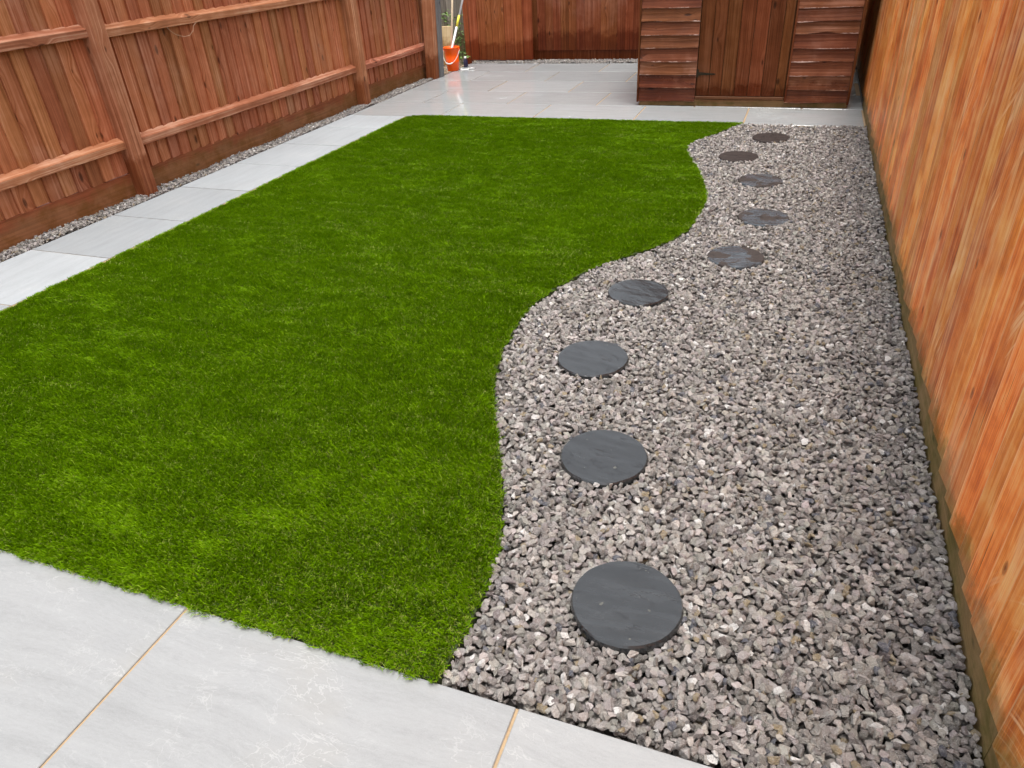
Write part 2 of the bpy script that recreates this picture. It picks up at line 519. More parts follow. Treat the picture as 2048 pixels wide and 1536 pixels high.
# twine caught under the upper rail
pts = [(-4.15, 4.28, .99), (-4.14, 4.30, .955), (-4.135, 4.34, .925), (-4.13, 4.40, .905), (-4.13, 4.46, .905), (-4.132, 4.51, .93), (-4.135, 4.53, .96), (-4.14, 4.57, .978)]
bm = bmesh.new()
fine_pts = []
for i in range(len(pts) - 1):
    for t in (0, .5): fine_pts.append(Vector(pts[i]).lerp(Vector(pts[i + 1]), t))
fine_pts.append(Vector(pts[-1]))
tube(bm, fine_pts, .0015, 5)
tag(link('twine', bm_mesh('twine', bm), M['twine']), 'thin curl of pale twine hanging below the upper fence rail', 'twine')

# grey end post beside the bucket
gp = boxmesh('end_post', -.05, .05, 0, .10, -.05, 1.9, bev=.003)
tag(link('end_post', gp, M['grey_post'], None, (-4.052, 8.188, 0), (0, .05, 0)), 'grey upright board on the end of the left fence, beside the orange bucket', 'post')

# the right fence, in orange feather-edge boards
rf = empty('timber_fence', (.56, 3.0, 0))
tag(rf, 'bright orange close-boarded fence with green algae along its foot, right of the gravel', 'fence')
rl = Vector((.56, 3.0, 0))
fbr = feather('fence_board', .118, 1.72, False, 'x-')
y = -1.2
while y < 7.02 - .05:
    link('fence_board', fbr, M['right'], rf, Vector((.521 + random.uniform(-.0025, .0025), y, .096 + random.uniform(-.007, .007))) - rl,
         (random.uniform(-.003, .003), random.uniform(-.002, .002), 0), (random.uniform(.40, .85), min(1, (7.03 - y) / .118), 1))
    y += .1015 + random.uniform(-.009, .009)
for a, b in ((-1.2, 1.02), (1.024, 4.02), (4.024, 7.03)):
    bmg = gravel_board('gravel_board', b - a, .165)
    link('gravel_board', bmg, M['right_low'], rf, Vector((.521, a, -.06)) - rl, (0, 0, 0), (-1, 1, 1))
for ya in (-1.1, 1.02, 4.02, 6.96):
    link('post', pm, M['post'], rf, Vector((.60, ya, 0)) - rl)
for z in (.31, .98, 1.6):
    link('rail', rail_mesh(8.1), M['rail'], rf, Vector((.523, -1.15, z)) - rl)
link('capping_rail', boxmesh('capping_rail', -.035, .035, -1.2, 7.03, 0, .03, bev=.003), M['right'], rf, Vector((.53, 0, 1.83)) - rl)

# the fence bay behind the shed gap
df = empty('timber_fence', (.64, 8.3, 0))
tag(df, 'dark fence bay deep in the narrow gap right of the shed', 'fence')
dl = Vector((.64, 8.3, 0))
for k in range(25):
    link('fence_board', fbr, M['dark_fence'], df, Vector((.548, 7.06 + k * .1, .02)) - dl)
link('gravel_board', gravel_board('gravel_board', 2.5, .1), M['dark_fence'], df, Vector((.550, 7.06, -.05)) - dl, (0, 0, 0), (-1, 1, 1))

# back fence behind the patio
bf = empty('timber_fence', (-1.4, 9.47, 0))
tag(bf, 'dark red brown fence across the back of the patio, damp along its foot', 'fence')
bl = Vector((-1.4, 9.47, 0))
fby = feather('fence_board', .116, 1.70, True, 'y-')
x = -3.30
while x < .60:
    link('fence_board', fby, M['back'], bf, Vector((x, 9.462 + random.uniform(-.002, .002), .115)) - bl, (0, random.uniform(-.002, .002), 0))
    x += .1015
bmm = bmesh.new(); prism(bmm, [(-.03, 0), (0, 0), (0, .157), (-.003, .16), (-.03, .16)], 'y', 0, 3.9, segs=6)
for v in bmm.verts: v.co = Vector((v.co.y, -v.co.x, v.co.z))
link('gravel_board', bm_mesh('gravel_board', bmm), M['back'], bf, Vector((-3.30, 9.4675, -.03)) - bl)
for xx in (-3.31, -.3, .62):
    link('post', pm, M['post'], bf, Vector((xx, 9.56, 0)) - bl)

# the gate or projecting panel
gt = empty('garden_gate', (-3.66, 9.34, 0))
tag(gt, 'boarded red brown gate hung just clear of the gravel, behind the bucket', 'gate')
gl = Vector((-3.66, 9.34, 0))
x = -4.085
gb = boxmesh('gate_board', 0, .1, -.011, .008, 0, 1.75, bev=.0025)
ws = [.115, .105, .085, .085, .075, .13, .11, .125]
for k, w in enumerate(ws):
    link('gate_board', gb, M['gate'], gt, Vector((x, 9.332 + (k % 2) * .006, .022 + random.uniform(-.003, .004))) - gl, (0, 0, 0), ((w + .002) / .1, 1, 1))
    x += w + .003
for z in (.2, .95, 1.6):
    link('ledge', boxmesh('ledge', -4.07, -3.24, 9.345, 9.375, z, z + .09, bev=.003), M['gate'], gt, -gl)
tag(link('gate_post', post_mesh(.07, .09, 1.9), M['gate'], None, (-4.128, 9.37, 0)), 'red brown gate post at the left edge of the boarded gate', 'post')

# weathered grey fence beyond the corner
wf = empty('weathered_fence', (-5.0, 9.9, 0))
tag(wf, 'old weathered grey fence beyond the corner, behind the bucket and poles', 'fence')
wb = boxmesh('fence_board', 0, .12, -.01, .01, -.05, 1.8, bev=.002)
for k in range(14):
    link('fence_board', wb, M['weathered'], wf, (-1.05 + k * .127, random.uniform(-.006, .006), 0), (0, random.uniform(-.004, .004), 0))
link('rail', boxmesh('rail', -1.05, .75, .012, .05, .9, .98, bev=.003), M['weathered'], wf)

# pale board standing behind the bucket
tag(link('timber_board', boxmesh('timber_board', -.10, .10, -.02, .02, -.03, .43, bev=.003), M['pale_board'], None, (-4.44, 9.30, 0), (-.08, 0, 0)),
    'pale sawn timber board standing upright behind the orange bucket', 'board')


# ------------------------------------------------------------------ shed
shed = empty('garden_shed', (-.49, 6.86, 0))
tag(shed, 'brown timber shed with lapped cladding and a boarded door, right of the back patio', 'shed')
SY = 6.86
sl_ = Vector((-.49, 6.86, 0))


def waney(name, x0, x1, z0, z1, seed, amp):
    """one lapped cladding board with an uneven lower edge; local z=0 is the nominal lower edge"""
    rs = random.Random(seed)
    n = 14
    bm = bmesh.new()
    ph = rs.uniform(0, 6); ph2 = rs.uniform(0, 6)
    rows = []
    for i in range(n + 1):
        t = i / n
        x = x0 + (x1 - x0) * t
        dz = amp * (math.sin(t * 4.2 + ph) * .55 + math.sin(t * 11 + ph2) * .25 + rs.uniform(-.15, .15))
        bulge = .0025 * math.sin(t * 7 + ph2)
        rows.append([Vector((x, -.021 + bulge, dz)), Vector((x, -.023 + bulge, dz + .003)), Vector((x, -.012 + bulge * .5, (z1 - z0) * .5)), Vector((x, -.004, z1 - z0 + .025)), Vector((x, .002, z1 - z0 + .025)), Vector((x, .0, dz + .002))])
    vr = [[bm.verts.new(c) for c in r] for r in rows]
    for A, B in zip(vr, vr[1:]):
        for k in range(6):
            bm.faces.new((A[k], A[(k + 1) % 6], B[(k + 1) % 6], B[k]))
    bm.faces.new(vr[0][::-1]); bm.faces.new(vr[-1])
    return bm_mesh(name, bm)


EA = 1.78
zl = [.038, .152, .259, .367, .476, .577, .685, .787]
while zl[-1] < EA - .05: zl.append(zl[-1] + .107)
zr = [.043, .142, .252, .362, .461, .573, .662, .76]
while zr[-1] < EA - .05: zr.append(zr[-1] + .107)
for zs, (x0, x1) in ((zl, (-1.368, -.868)), (zr, (-.112, .380))):
    for i, (a, b) in enumerate(zip(zs, zs[1:] + [zs[-1] + .1])):
        amp = .014 if (zs is zr and i == 5) else (.007 if i % 3 == 0 else .003)
        w = waney('cladding_board', x0, x1, a, b, int(i * 13 + x1 * 100), amp)
        link('cladding_board', w, M['shed'], shed, Vector((0, SY + .001, a)) - sl_)
# door
DX = [-.862, -.752, -.647, -.537, -.423, -.309, -.196, -.119]
for i, (a, b) in enumerate(zip(DX, DX[1:])):
    link('door_board', boxmesh('door_board', a + .0025, b - .0025, SY - .006, SY + .010, .086, EA - .02, bev=.0025), M['shed_door'], shed, -sl_)
link('door_backing', boxmesh('door_backing', -.864, -.116, SY + .006, SY + .02, .084, EA), M['shed_base'], shed, -sl_)
link('door_sill', boxmesh('door_sill', -.864, -.116, SY - .014, SY + .02, .060, .083, bev=.003), M['shed_base'], shed, -sl_)
link('door_trim', boxmesh('door_trim', -.112, -.098, SY - .028, SY - .0235, .05, EA, bev=.001), M['shed_door'], shed, -sl_)
link('floor_bearer', boxmesh('floor_bearer', -1.366, .392, SY - .012, SY + .03, .001, .058, bev=.003), M['shed_base'], shed, -sl_)
for (a, b) in ((-1.386, -1.370), (.382, .402)):
    link('corner_trim', boxmesh('corner_trim', a, b, SY - .022, SY + .03, .03, EA, bev=.002), M['shed_door'], shed, -sl_)
# walls: the side walls in lapped boards, plus a back wall
sideb = waney('cladding_board', -1.0, 1.0, 0, .107, 5, .003)
for side in (-1, 1):
    xx = -1.366 if side < 0 else .378
    z = .035
    while z < EA - .05:
        o = link('cladding_board', sideb, M['shed'], shed, Vector((xx + side * .002, 7.892, z)) - sl_, (0, 0, -PI / 2 if side < 0 else PI / 2))
        z += .107
link('back_wall', boxmesh('back_wall', -1.35, .37, 8.86, 8.89, .02, EA), M['shed_door'], shed, -sl_)
link('side_wall', boxmesh('side_wall', -1.355, -1.345, 6.9, 8.85, .02, EA), M['shed_base'], shed, -sl_)
link('side_wall', boxmesh('side_wall', .365, .372, 6.9, 8.85, .02, EA), M['shed_base'], shed, -sl_)
link('wall_top', boxmesh('wall_top', -1.34, .36, SY + .022, SY + .03, .06, EA), M['shed_base'], shed, -sl_)
# gables and roof
for yy in (SY, 8.87):
    bm = bmesh.new(); prism(bm, [(-1.37, EA), (.38, EA), (-.495, EA + .34)], 'x', 0, 1)
    for v in bm.verts: v.co = Vector((v.co.y, yy + (0 if v.co.x < .5 else .02), v.co.z))
    link('gable', bm_mesh('gable', bm), M['shed'], shed, -sl_)
for sgn in (-1, 1):
    bm = bmesh.new()
    xe = -.495 + sgn * .98
    ze = EA - .02
    prism(bm, [(-.495, EA + .37), (xe, ze), (xe, ze - .02), (-.495, EA + .345)], 'z', 6.78, 8.96)
    for v in bm.verts: v.co = Vector((v.co.x, v.co.z, v.co.y))
    link('roof_slope', bm_mesh('roof_slope', bm), M['felt'], shed, -sl_)
# T hinge
bm = bmesh.new()
prism(bm, [(-.870, .243), (-.852, .243), (-.852, .258), (-.715, .263), (-.708, .268), (-.715, .273), (-.852, .283), (-.852, .305), (-.870, .305)], 'y', SY - .0245, SY - .0215)
for v in bm.verts: pass
hg = bmesh.new()
prism(hg, [(-.870, .243), (-.852, .243), (-.852, .258), (-.715, .263), (-.708, .268), (-.715, .273), (-.852, .283), (-.852, .305), (-.870, .305)], 'y', 0, .004)
bm.free()
ho = link('hinge', bm_mesh('hinge', hg), M['hinge'], shed, Vector((0.004, SY - .0105, -.002)) - sl_)
for xx in (-.84, -.79, -.74):
    bm = bmesh.new(); bmesh.ops.create_uvsphere(bm, u_segments=8, v_segments=5, radius=.004)
    link('screw_head', bm_mesh('screw_head', bm), M['hinge'], ho, (xx, -.001, .268))


# ------------------------------------------------------------------ scatter groups (stones, turf)
def rock(name, seed, mat):
    rs = random.Random(seed)
    bm = bmesh.new()
    ax = (1.0, rs.uniform(.62, .9), rs.uniform(.45, .72))
    for i in range(12):
        v = Vector((rs.gauss(0, 1), rs.gauss(0, 1), rs.gauss(0, 1))).normalized() * rs.uniform(.86, 1.0)
        # squared-off, crushed look
        v = Vector([math.copysign(abs(c) ** .8, c) for c in v])
        bm.verts.new(Vector((v.x * ax[0], v.y * ax[1], v.z * ax[2])) * .5)
    r = bmesh.ops.convex_hull(bm, input=bm.verts[:])
    bmesh.ops.delete(bm, geom=[v for v in bm.verts if not v.link_faces], context='VERTS')
    bmesh.ops.bevel(bm, geom=bm.edges[:], offset=.012, segments=1, affect='EDGES', clamp_overlap=True)
    bmesh.ops.triangulate(bm, faces=bm.faces[:])
    me = bm_mesh(name, bm)
    me.materials.append(mat)
    return me


s = NT('crushed_limestone')
p = s.obj()
c = s.attr('tint')['Color']
f = s.noise(p, 2.2, 5, .7); f2 = s.noise(p, 9, 3, .7)
dust = s.step(f, .42, .66)
col = s.mix(s.math('MULTIPLY', dust, .45), c, s.mix(.5, c, (.62, .59, .56)))
col = s.mix(s.step(f2, .50, .74, 0, .5), col, s.mix(.6, c, (.10, .09, .09)))
vv = s.noise(p, 1.7, 3, .6, .6)
col = s.mix(s.step(s.math('ABSOLUTE', s.math('SUBTRACT', vv, .5)), .0, .012, .55, 0), col, (.66, .63, .6))
s.bump(s.math('ADD', s.math('MULTIPLY', f, .6), s.math('MULTIPLY', f2, .4)), .7, .07)
M['stone'] = s.out(col, .62, .4)

src_rocks = bpy.data.collections.new('stone_shapes')
for i in range(22):
    src_rocks.objects.link(bpy.data.objects.new('stone_shape', rock('stone_shape', 100 + i, M['stone'])))


def scatter(name, pts, rot, scl, idx, tint, coll, kind_label, cat):
    """one object: every point carries one instance of a shape from coll"""
    me = bpy.data.meshes.new(name)
    me.from_pydata([], [], [])
    n = len(pts)
    me.vertices.add(n)
    me.vertices.foreach_set('co', np.asarray(pts, dtype=np.float32).ravel())
    for nm, typ, arr, key in (('rot', 'FLOAT_VECTOR', rot, 'vector'), ('scl', 'FLOAT_VECTOR', scl, 'vector'), ('idx', 'INT', idx, 'value'), ('tint', 'FLOAT_COLOR', tint, 'color')):
        a = me.attributes.new(nm, typ, 'POINT')
        a.data.foreach_set(key, np.asarray(arr, dtype=np.int32 if typ == 'INT' else np.float32).ravel())
    o = bpy.data.objects.new(name, me)
    COL.objects.link(o)
    ng = bpy.data.node_groups.new(name + '_scatter', 'GeometryNodeTree')
    ng.interface.new_socket('Geometry', in_out='INPUT', socket_type='NodeSocketGeometry')
    ng.interface.new_socket('Geometry', in_out='OUTPUT', socket_type='NodeSocketGeometry')
    N = ng.nodes.new
    gi, go = N('NodeGroupInput'), N('NodeGroupOutput')
    ci = N('GeometryNodeCollectionInfo'); ci.inputs['Collection'].default_value = coll
    ci.inputs['Separate Children'].default_value = True; ci.inputs['Reset Children'].default_value = True
    ip = N('GeometryNodeInstanceOnPoints'); ip.inputs['Pick Instance'].default_value = True

    def na(nm, typ):
        q = N('GeometryNodeInputNamedAttribute'); q.data_type = typ; q.inputs['Name'].default_value = nm
        return [x for x in q.outputs if x.enabled and x.name == 'Attribute'][0]
    L = ng.links.new
    L(gi.outputs[0], ip.inputs['Points']); L(ci.outputs[0], ip.inputs['Instance'])
    L(na('idx', 'INT'), ip.inputs['Instance Index'])
    e2r = N('FunctionNodeEulerToRotation'); L(na('rot', 'FLOAT_VECTOR'), e2r.inputs[0]); L(e2r.outputs[0], ip.inputs['Rotation'])
    L(na('scl', 'FLOAT_VECTOR'), ip.inputs['Scale'])
    L(ip.outputs[0], go.inputs[0])
    md = o.modifiers.new('scatter', 'NODES'); md.node_group = ng
    tag(o, kind_label, cat, kind='stuff')
    return o


# lawn outline (world), from the far right corner down the curve
curve = [(-.35, 6.185), (-.43, 6.13), (-.55, 5.85), (-.69, 5.55), (-.705, 5.36), (-.635, 5.10), (-.530, 4.78), (-.452, 4.44), (-.420, 4.18), (-.434, 3.89), (-.455, 3.70), (-.545, 3.49),
         (-.765, 3.19), (-.895, 2.92), (-.966, 2.64), (-.956, 2.345), (-.935, 2.185), (-.878, 1.98), (-.768, 1.73), (-.690, 1.565), (-.596, 1.325), (-.566, 1.18), (-.553, 1.034), (-.556, .929), (-.56, .838)]


def smooth(pl, n=6):
    out = []
    for i in range(len(pl) - 1):
        p0, p1, p2, p3 = [np.array(pl[max(0, min(len(pl) - 1, i + k))]) for k in (-1, 0, 1, 2)]
        for j in range(n):
            t = j / n
            out.append(.5 * ((2 * p1) + (-p0 + p2) * t + (2 * p0 - 5 * p1 + 4 * p2 - p3) * t * t + (-p0 + 3 * p1 - 3 * p2 + p3) * t ** 3))
    out.append(np.array(pl[-1]))
    return np.array(out)


cv = smooth(curve)
cy_, cx_ = cv[::-1, 1], cv[::-1, 0]


def lawn_x(y): return np.interp(y, cy_, cx_)


LX0, LY0, LY1 = -3.395, .832, 6.185

# turf backing
bm = bmesh.new()
ring = [(p[0] - .004, p[1]) for p in cv] + [(LX0, LY0 + .001)] + [(LX0, 5.95), (LX0 + .015, 6.06), (LX0 + .06, 6.14), (LX0 + .14, 6.18)]
vs_ = [bm.verts.new((a, b, .004)) for a, b in ring]
f = bm.faces.new(vs_)
r = bmesh.ops.extrude_face_region(bm, geom=[f])
for v in r['geom']:
    if isinstance(v, bmesh.types.BMVert): v.co.z = -.06
bmesh.ops.triangulate(bm, faces=bm.faces[:])
M['backing'] = plain('turf_backing', (.035, .055, .012), .9, nz=.4, scale=80)
tag(link('lawn_base', bm_mesh('lawn_base', bm), M['backing']), kind='structure')

# ---- gravel
stones9 = [(-.147, 5.761), (-.329, 5.206), (-.147, 4.674), (-.085, 3.996), (-.176, 3.404), (-.546, 2.89), (-.592, 2.277), (-.406, 1.705), (-.216, 1.17)]
RS = .134


def drop_gravel(x0, x1, y0, y1, base, level, inside, discs=(), smin=.016, smax=.037, seed=1):
    g = np.random.default_rng(seed)
    c = .005
    nx, ny = int((x1 - x0) / c) + 1, int((y1 - y0) / c) + 1
    X, Y = np.meshgrid(x0 + np.arange(nx) * c, y0 + np.arange(ny) * c, indexing='ij')
    ok = inside(X, Y)
    for (a, b) in discs: ok &= ((X - a) ** 2 + (Y - b) ** 2) > (RS + .002) ** 2
    H = np.where(ok, base, 9.0)
    P, R_, S_ = [], [], []
    lev = level + .006 * np.sin(X * 9 + 1) * np.sin(Y * 7) + g.normal(0, .0035, X.shape)
    for rnd_ in range(40):
        low = np.argwhere(H < lev - .007)
        if len(low) < 60: break
        take = low[g.choice(len(low), size=min(len(low), max(200, len(low) // 22)), replace=False)]
        for i, j in take:
            if H[i, j] >= lev[i, j] - .007: continue
            size = smin + (smax - smin) * g.beta(2, 2.6)
            rr = size * .40
            k = int(rr / c) + 1
            i0, i1, j0, j1 = max(0, i - k), min(nx, i + k + 1), max(0, j - k), min(ny, j + k + 1)
            sub = H[i0:i1, j0:j1]
            m_ = sub < 5
            if not m_.any(): continue
            d2 = (np.arange(i0, i1)[:, None] - i) ** 2 + (np.arange(j0, j1)[None, :] - j) ** 2
            disc = (d2 * c * c < rr * rr) & m_
            h = np.sort(sub[disc])
            bz = h[int(len(h) * .70)]
            th = size * .56
            z = bz + th * .42
            if z + th * .5 > lev[i, j] + .012: z = lev[i, j] + .012 - th * .5
            P.append((x0 + i * c + g.uniform(-.002, .002), y0 + j * c + g.uniform(-.002, .002), z)); S_.append(size)
            dome = z + th * .5 * np.sqrt(np.clip(1 - d2 * c * c / (rr * rr * 1.25), 0, 1))
            sub[disc] = np.maximum(sub[disc], dome[disc])
    P = np.array(P); P[:, 2] += g.normal(0, .0022, len(P)); S_ = np.array(S_); n = len(P)
    rot = np.stack([g.normal(0, .6, n), g.normal(0, .6, n), g.uniform(0, 2 * PI, n)], 1)
    scl = S_[:, None] * g.uniform(.82, 1.15, (n, 3)) * 1.06
    v = g.beta(2.2, 2.6, n)[:, None]
    a, b = np.array([.095, .084, .077]), np.array([.68, .62, .575])
    t = a + (b - a) * v
    t *= 1 + g.normal(0, .022, (n, 3))
    u = g.random(n)
    t[u < .04] = np.array([.80, .78, .75]); t[(u > .035) & (u < .06)] = np.array([.34, .27, .17]); t[(u > .06) & (u < .085)] = np.array([.12, .125, .15])
    tint = np.concatenate([np.clip(t, 0, 1), np.ones((n, 1))], 1)
    return P, rot, scl, g.integers(0, 22, n), tint


def in_bed(X, Y):
    return (X > lawn_x(Y) + .004) & (X < .512) & (Y > .846) & (Y < 6.19)


link_bed = tag(link('gravel_bed', boxmesh('gravel_bed', -1.1, .525, .838, 6.198, -.09, -.058), M['bed']), kind='structure')
P = drop_gravel(-1.02, .52, .84, 6.2, -.052, -.006, in_bed, stones9, seed=3)
print('gravel bed stones', len(P[0]))
scatter('gravel', *P, src_rocks, 'broad bed of grey crushed stone round the slate stepping stones', 'gravel')

link_b2 = tag(link('gravel_bed', boxmesh('gravel_bed', -4.20, -4.04, -1, 8.6, -.09, -.06), M['bed']), kind='structure')


def in_left(X, Y):
    r = (X < -4.052) & (X > -4.182)
    for yy in posts:
        xc = -4.14 if yy < 8 else -4.078
        r &= ~((abs(Y - yy) < .056) & (X < xc + .06))
    return r & (Y < 8.16)


P = drop_gravel(-4.19, -4.04, 1.2, 8.2, -.055, -.002, in_left, seed=4, smin=.016, smax=.032)
scatter('gravel', *P, src_rocks, 'narrow strip of grey gravel between the left fence and the side path', 'gravel')
P = drop_gravel(-4.05, .6, 9.205, 9.46, -.055, .0, lambda X, Y: (Y > 9.212) & (Y < np.where(X > -3.27, 9.445, 9.46)) & (X > -4.04), seed=5, smin=.016, smax=.03)
scatter('gravel', *P, src_rocks, 'short strip of gravel along the foot of the back fence', 'gravel')
# rubble in the corner by the bucket
P = drop_gravel(-4.9, -4.0, 8.3, 9.8, -.078, -.045, lambda X, Y: ((X < -4.045) | ((X < -3.94) & (Y > 8.7))) & (X > -4.9), seed=6, smin=.02, smax=.05)
P[4][:, :3] = P[4][:, :3] * np.array([1.15, .92, .62])
scatter('rubble', *P, src_rocks, 'tan soil and rubble in the corner behind the orange bucket', 'rubble')


# ---- turf
s = NT('turf_fibre')
tn = s.attr('tint')['Color']
tr_, tg_, tb_ = s.sep(tn)
oc = s.sep(s.obj())
bl_id = s.n('Attribute', attribute_name='shade', attribute_type='GEOMETRY').outputs['Fac']
colr = s.ramp(s.math('ADD', s.math('MULTIPLY', bl_id, .55), s.math('MULTIPLY', tr_, .45)), [(0.05, (.036, .085, .001)), (.45, (.122, .245, .001)), (.80, (.21, .37, .003)), (1.0, (.36, .44, .06))])
colr = s.mix(s.step(bl_id, .965, .975), colr, (.30, .25, .10))
b = s.b
s.put(b.inputs['Base Color'], colr); b.inputs['Roughness'].default_value = .42; b.inputs['Specular IOR Level'].default_value = .08
tl = s.n('BsdfTranslucent'); s.put(tl.inputs[0], colr)
ms = s.n('MixShader'); ms.inputs[0].default_value = .16
s.t.links.new(b.outputs[0], ms.inputs[1]); s.t.links.new(tl.outputs[0], ms.inputs[2])
s.t.links.new(ms.outputs[0], s.t.nodes['Material Output'].inputs['Surface'])
M['turf'] = s.mat


def tuft(seed, nb=26, rad=.0125):
    rs = random.Random(seed)
    verts, faces, shade = [], [], []
    for i in range(nb):
        a = rs.uniform(0, 2 * PI); rr = rad * math.sqrt(rs.random())
        x, y = rr * math.cos(a), rr * math.sin(a)
        curl = rs.random() < .12
        h = rs.uniform(.017, .025) * (.55 if curl else 1)
        lean = rs.gauss(.009, .005); da = rs.gauss(0, .55)         # lean mostly towards local +x
        lx, ly = lean * math.cos(da), lean * math.sin(da)
        if curl: lx, ly = rs.uniform(-.015, .015), rs.uniform(-.015, .015)
        w = rs.uniform(.0008, .0013)
        fa = rs.uniform(0, PI)
        wx, wy = math.cos(fa) * w, math.sin(fa) * w
        sh = .97 if curl else rs.random() * .95
        b0 = len(verts)
        for t, ww in ((0, 1.0), (.4, .95), (.75, .75)):
            q = t ** 1.8
            cxp, cyp, cz = x + lx * q, y + ly * q, h * (t - .18 * q * t)
            verts += [(cxp - wx * ww, cyp - wy * ww, cz), (cxp + wx * ww, cyp + wy * ww, cz)]
        verts.append((x + lx * 1.05, y + ly * 1.05, h * .84))
        faces += [(b0, b0 + 1, b0 + 3, b0 + 2), (b0 + 2, b0 + 3, b0 + 5, b0 + 4), (b0 + 4, b0 + 5, b0 + 6)]
        shade += [sh] * 7
    me = bpy.data.meshes.new('turf_tuft')
    me.from_pydata(verts, [], faces)
    at = me.attributes.new('shade', 'FLOAT', 'POINT'); at.data.foreach_set('value', shade)
    me.materials.append(M['turf'])
    return me


src_t = bpy.data.collections.new('turf_tufts')
for i in range(14):
    src_t.objects.link(bpy.data.objects.new('turf_tuft', tuft(500 + i)))


def vnoise(x, y, seed=0):
    """smooth value noise, vectorised"""
    xi, yi = np.floor(x).astype(int), np.floor(y).astype(int)
    fx, fy = x - xi, y - yi
    fx, fy = fx * fx * (3 - 2 * fx), fy * fy * (3 - 2 * fy)
    def hsh(a, b):
        v = np.sin(a * 127.1 + b * 311.7 + seed * 74.7) * 43758.5453
        return v - np.floor(v)
    return (hsh(xi, yi) * (1 - fx) + hsh(xi + 1, yi) * fx) * (1 - fy) + (hsh(xi, yi + 1) * (1 - fx) + hsh(xi + 1, yi + 1) * fx) * fy


g = np.random.default_rng(11)
pit = .0113
GX, GY = np.meshgrid(np.arange(LX0, -.3, pit), np.arange(LY0, LY1, pit))
X = (GX + g.uniform(-.5, .5, GX.shape) * pit).ravel(); Y = (GY + g.uniform(-.5, .5, GX.shape) * pit).ravel()
rc = .17
corner = (X < LX0 + rc) & (Y > LY1 - rc) & ((X - LX0 - rc) ** 2 + (Y - LY1 + rc) ** 2 > rc * rc)
edge_wob = .006 * np.sin(Y * 41) + .004 * np.sin(Y * 97)
keep = (X > LX0 + edge_wob) & (X < lawn_x(Y) - .008 + edge_wob * .5) & (Y > LY0 - .003 + .003 * np.sin(X * 53)) & (Y < LY1 - .004) & ~corner
X, Y = X[keep], Y[keep]
n = len(X)
# which way the pile lies: combed bands, footprints and brushed swirls
th = -1.15 + .8 * (vnoise(X * .8, Y * .8, 1) - .5) + 1.4 * (vnoise(X * 2.6, Y * 4.0, 2) - .5) + 1.6 * (vnoise(X * 9, Y * 22, 3) - .5) + g.normal(0, .35, n)
lean = .14 + .07 * vnoise(X * 1.4, Y * 1.9, 4) + .60 * (vnoise(X * 5, Y * 22, 5) - .5) + .3 * (vnoise(X * 30, Y * 60, 15) - .5) + g.normal(0, .09, n)
# near edges the fibres splay outwards
dr = lawn_x(Y) - X; db = Y - LY0; dl_ = X - LX0; dt = LY1 - Y
for dd, ang in ((dr, 0.0), (db, -PI / 2), (dl_, PI), (dt, PI / 2)):
    e = np.clip(1 - dd / .025, 0, 1)
    th = th * (1 - e) + (ang + g.normal(0, .5, n)) * e
    lean = lean * (1 - .5 * e) + e * .08
# walked-on nap standing straight up near the front of the curve, brushed flat at the tip
up_ = np.clip((2.7 - Y) / 1.3, 0, 1) * np.clip((X + 2.9) / 1.2, 0, 1)
up_ = up_ * (.75 + .5 * vnoise(X * 2.2, Y * 2.2, 31))
lean = lean * (1 - .85 * np.clip(up_, 0, 1))
lean = lean + .12 * np.exp(-(((X + .75) / .2) ** 2 + ((Y - .92) / .1) ** 2))
rot = np.stack([np.zeros(n), lean, th], 1)
hz = (.76 + .24 * vnoise(X * 6, Y * 16, 6) + .34 * vnoise(X * 26, Y * 60, 16) + g.normal(0, .14, n))
hz = np.clip(hz, .45, 1.5)
emin = np.minimum(np.minimum(dr, db), np.minimum(dl_, dt))
hz = hz * (.72 + .28 * np.clip(emin / .04, 0, 1))
scl = np.stack([np.full(n, 1.0), np.full(n, 1.0), hz], 1)
tv = np.clip(.34 + .16 * vnoise(X * 1.1, Y * 1.1, 7) + .30 * vnoise(X * 9, Y * 20, 8) + g.normal(0, .16, n), 0, 1)
tint = np.stack([tv, tv, tv, np.ones(n)], 1)
print('tufts', n)
scatter('lawn', np.stack([X, Y, np.full(n, .004)], 1), rot, scl, g.integers(0, 14, n), tint, src_t, 'bright green artificial turf lawn with one long curving edge', 'lawn')

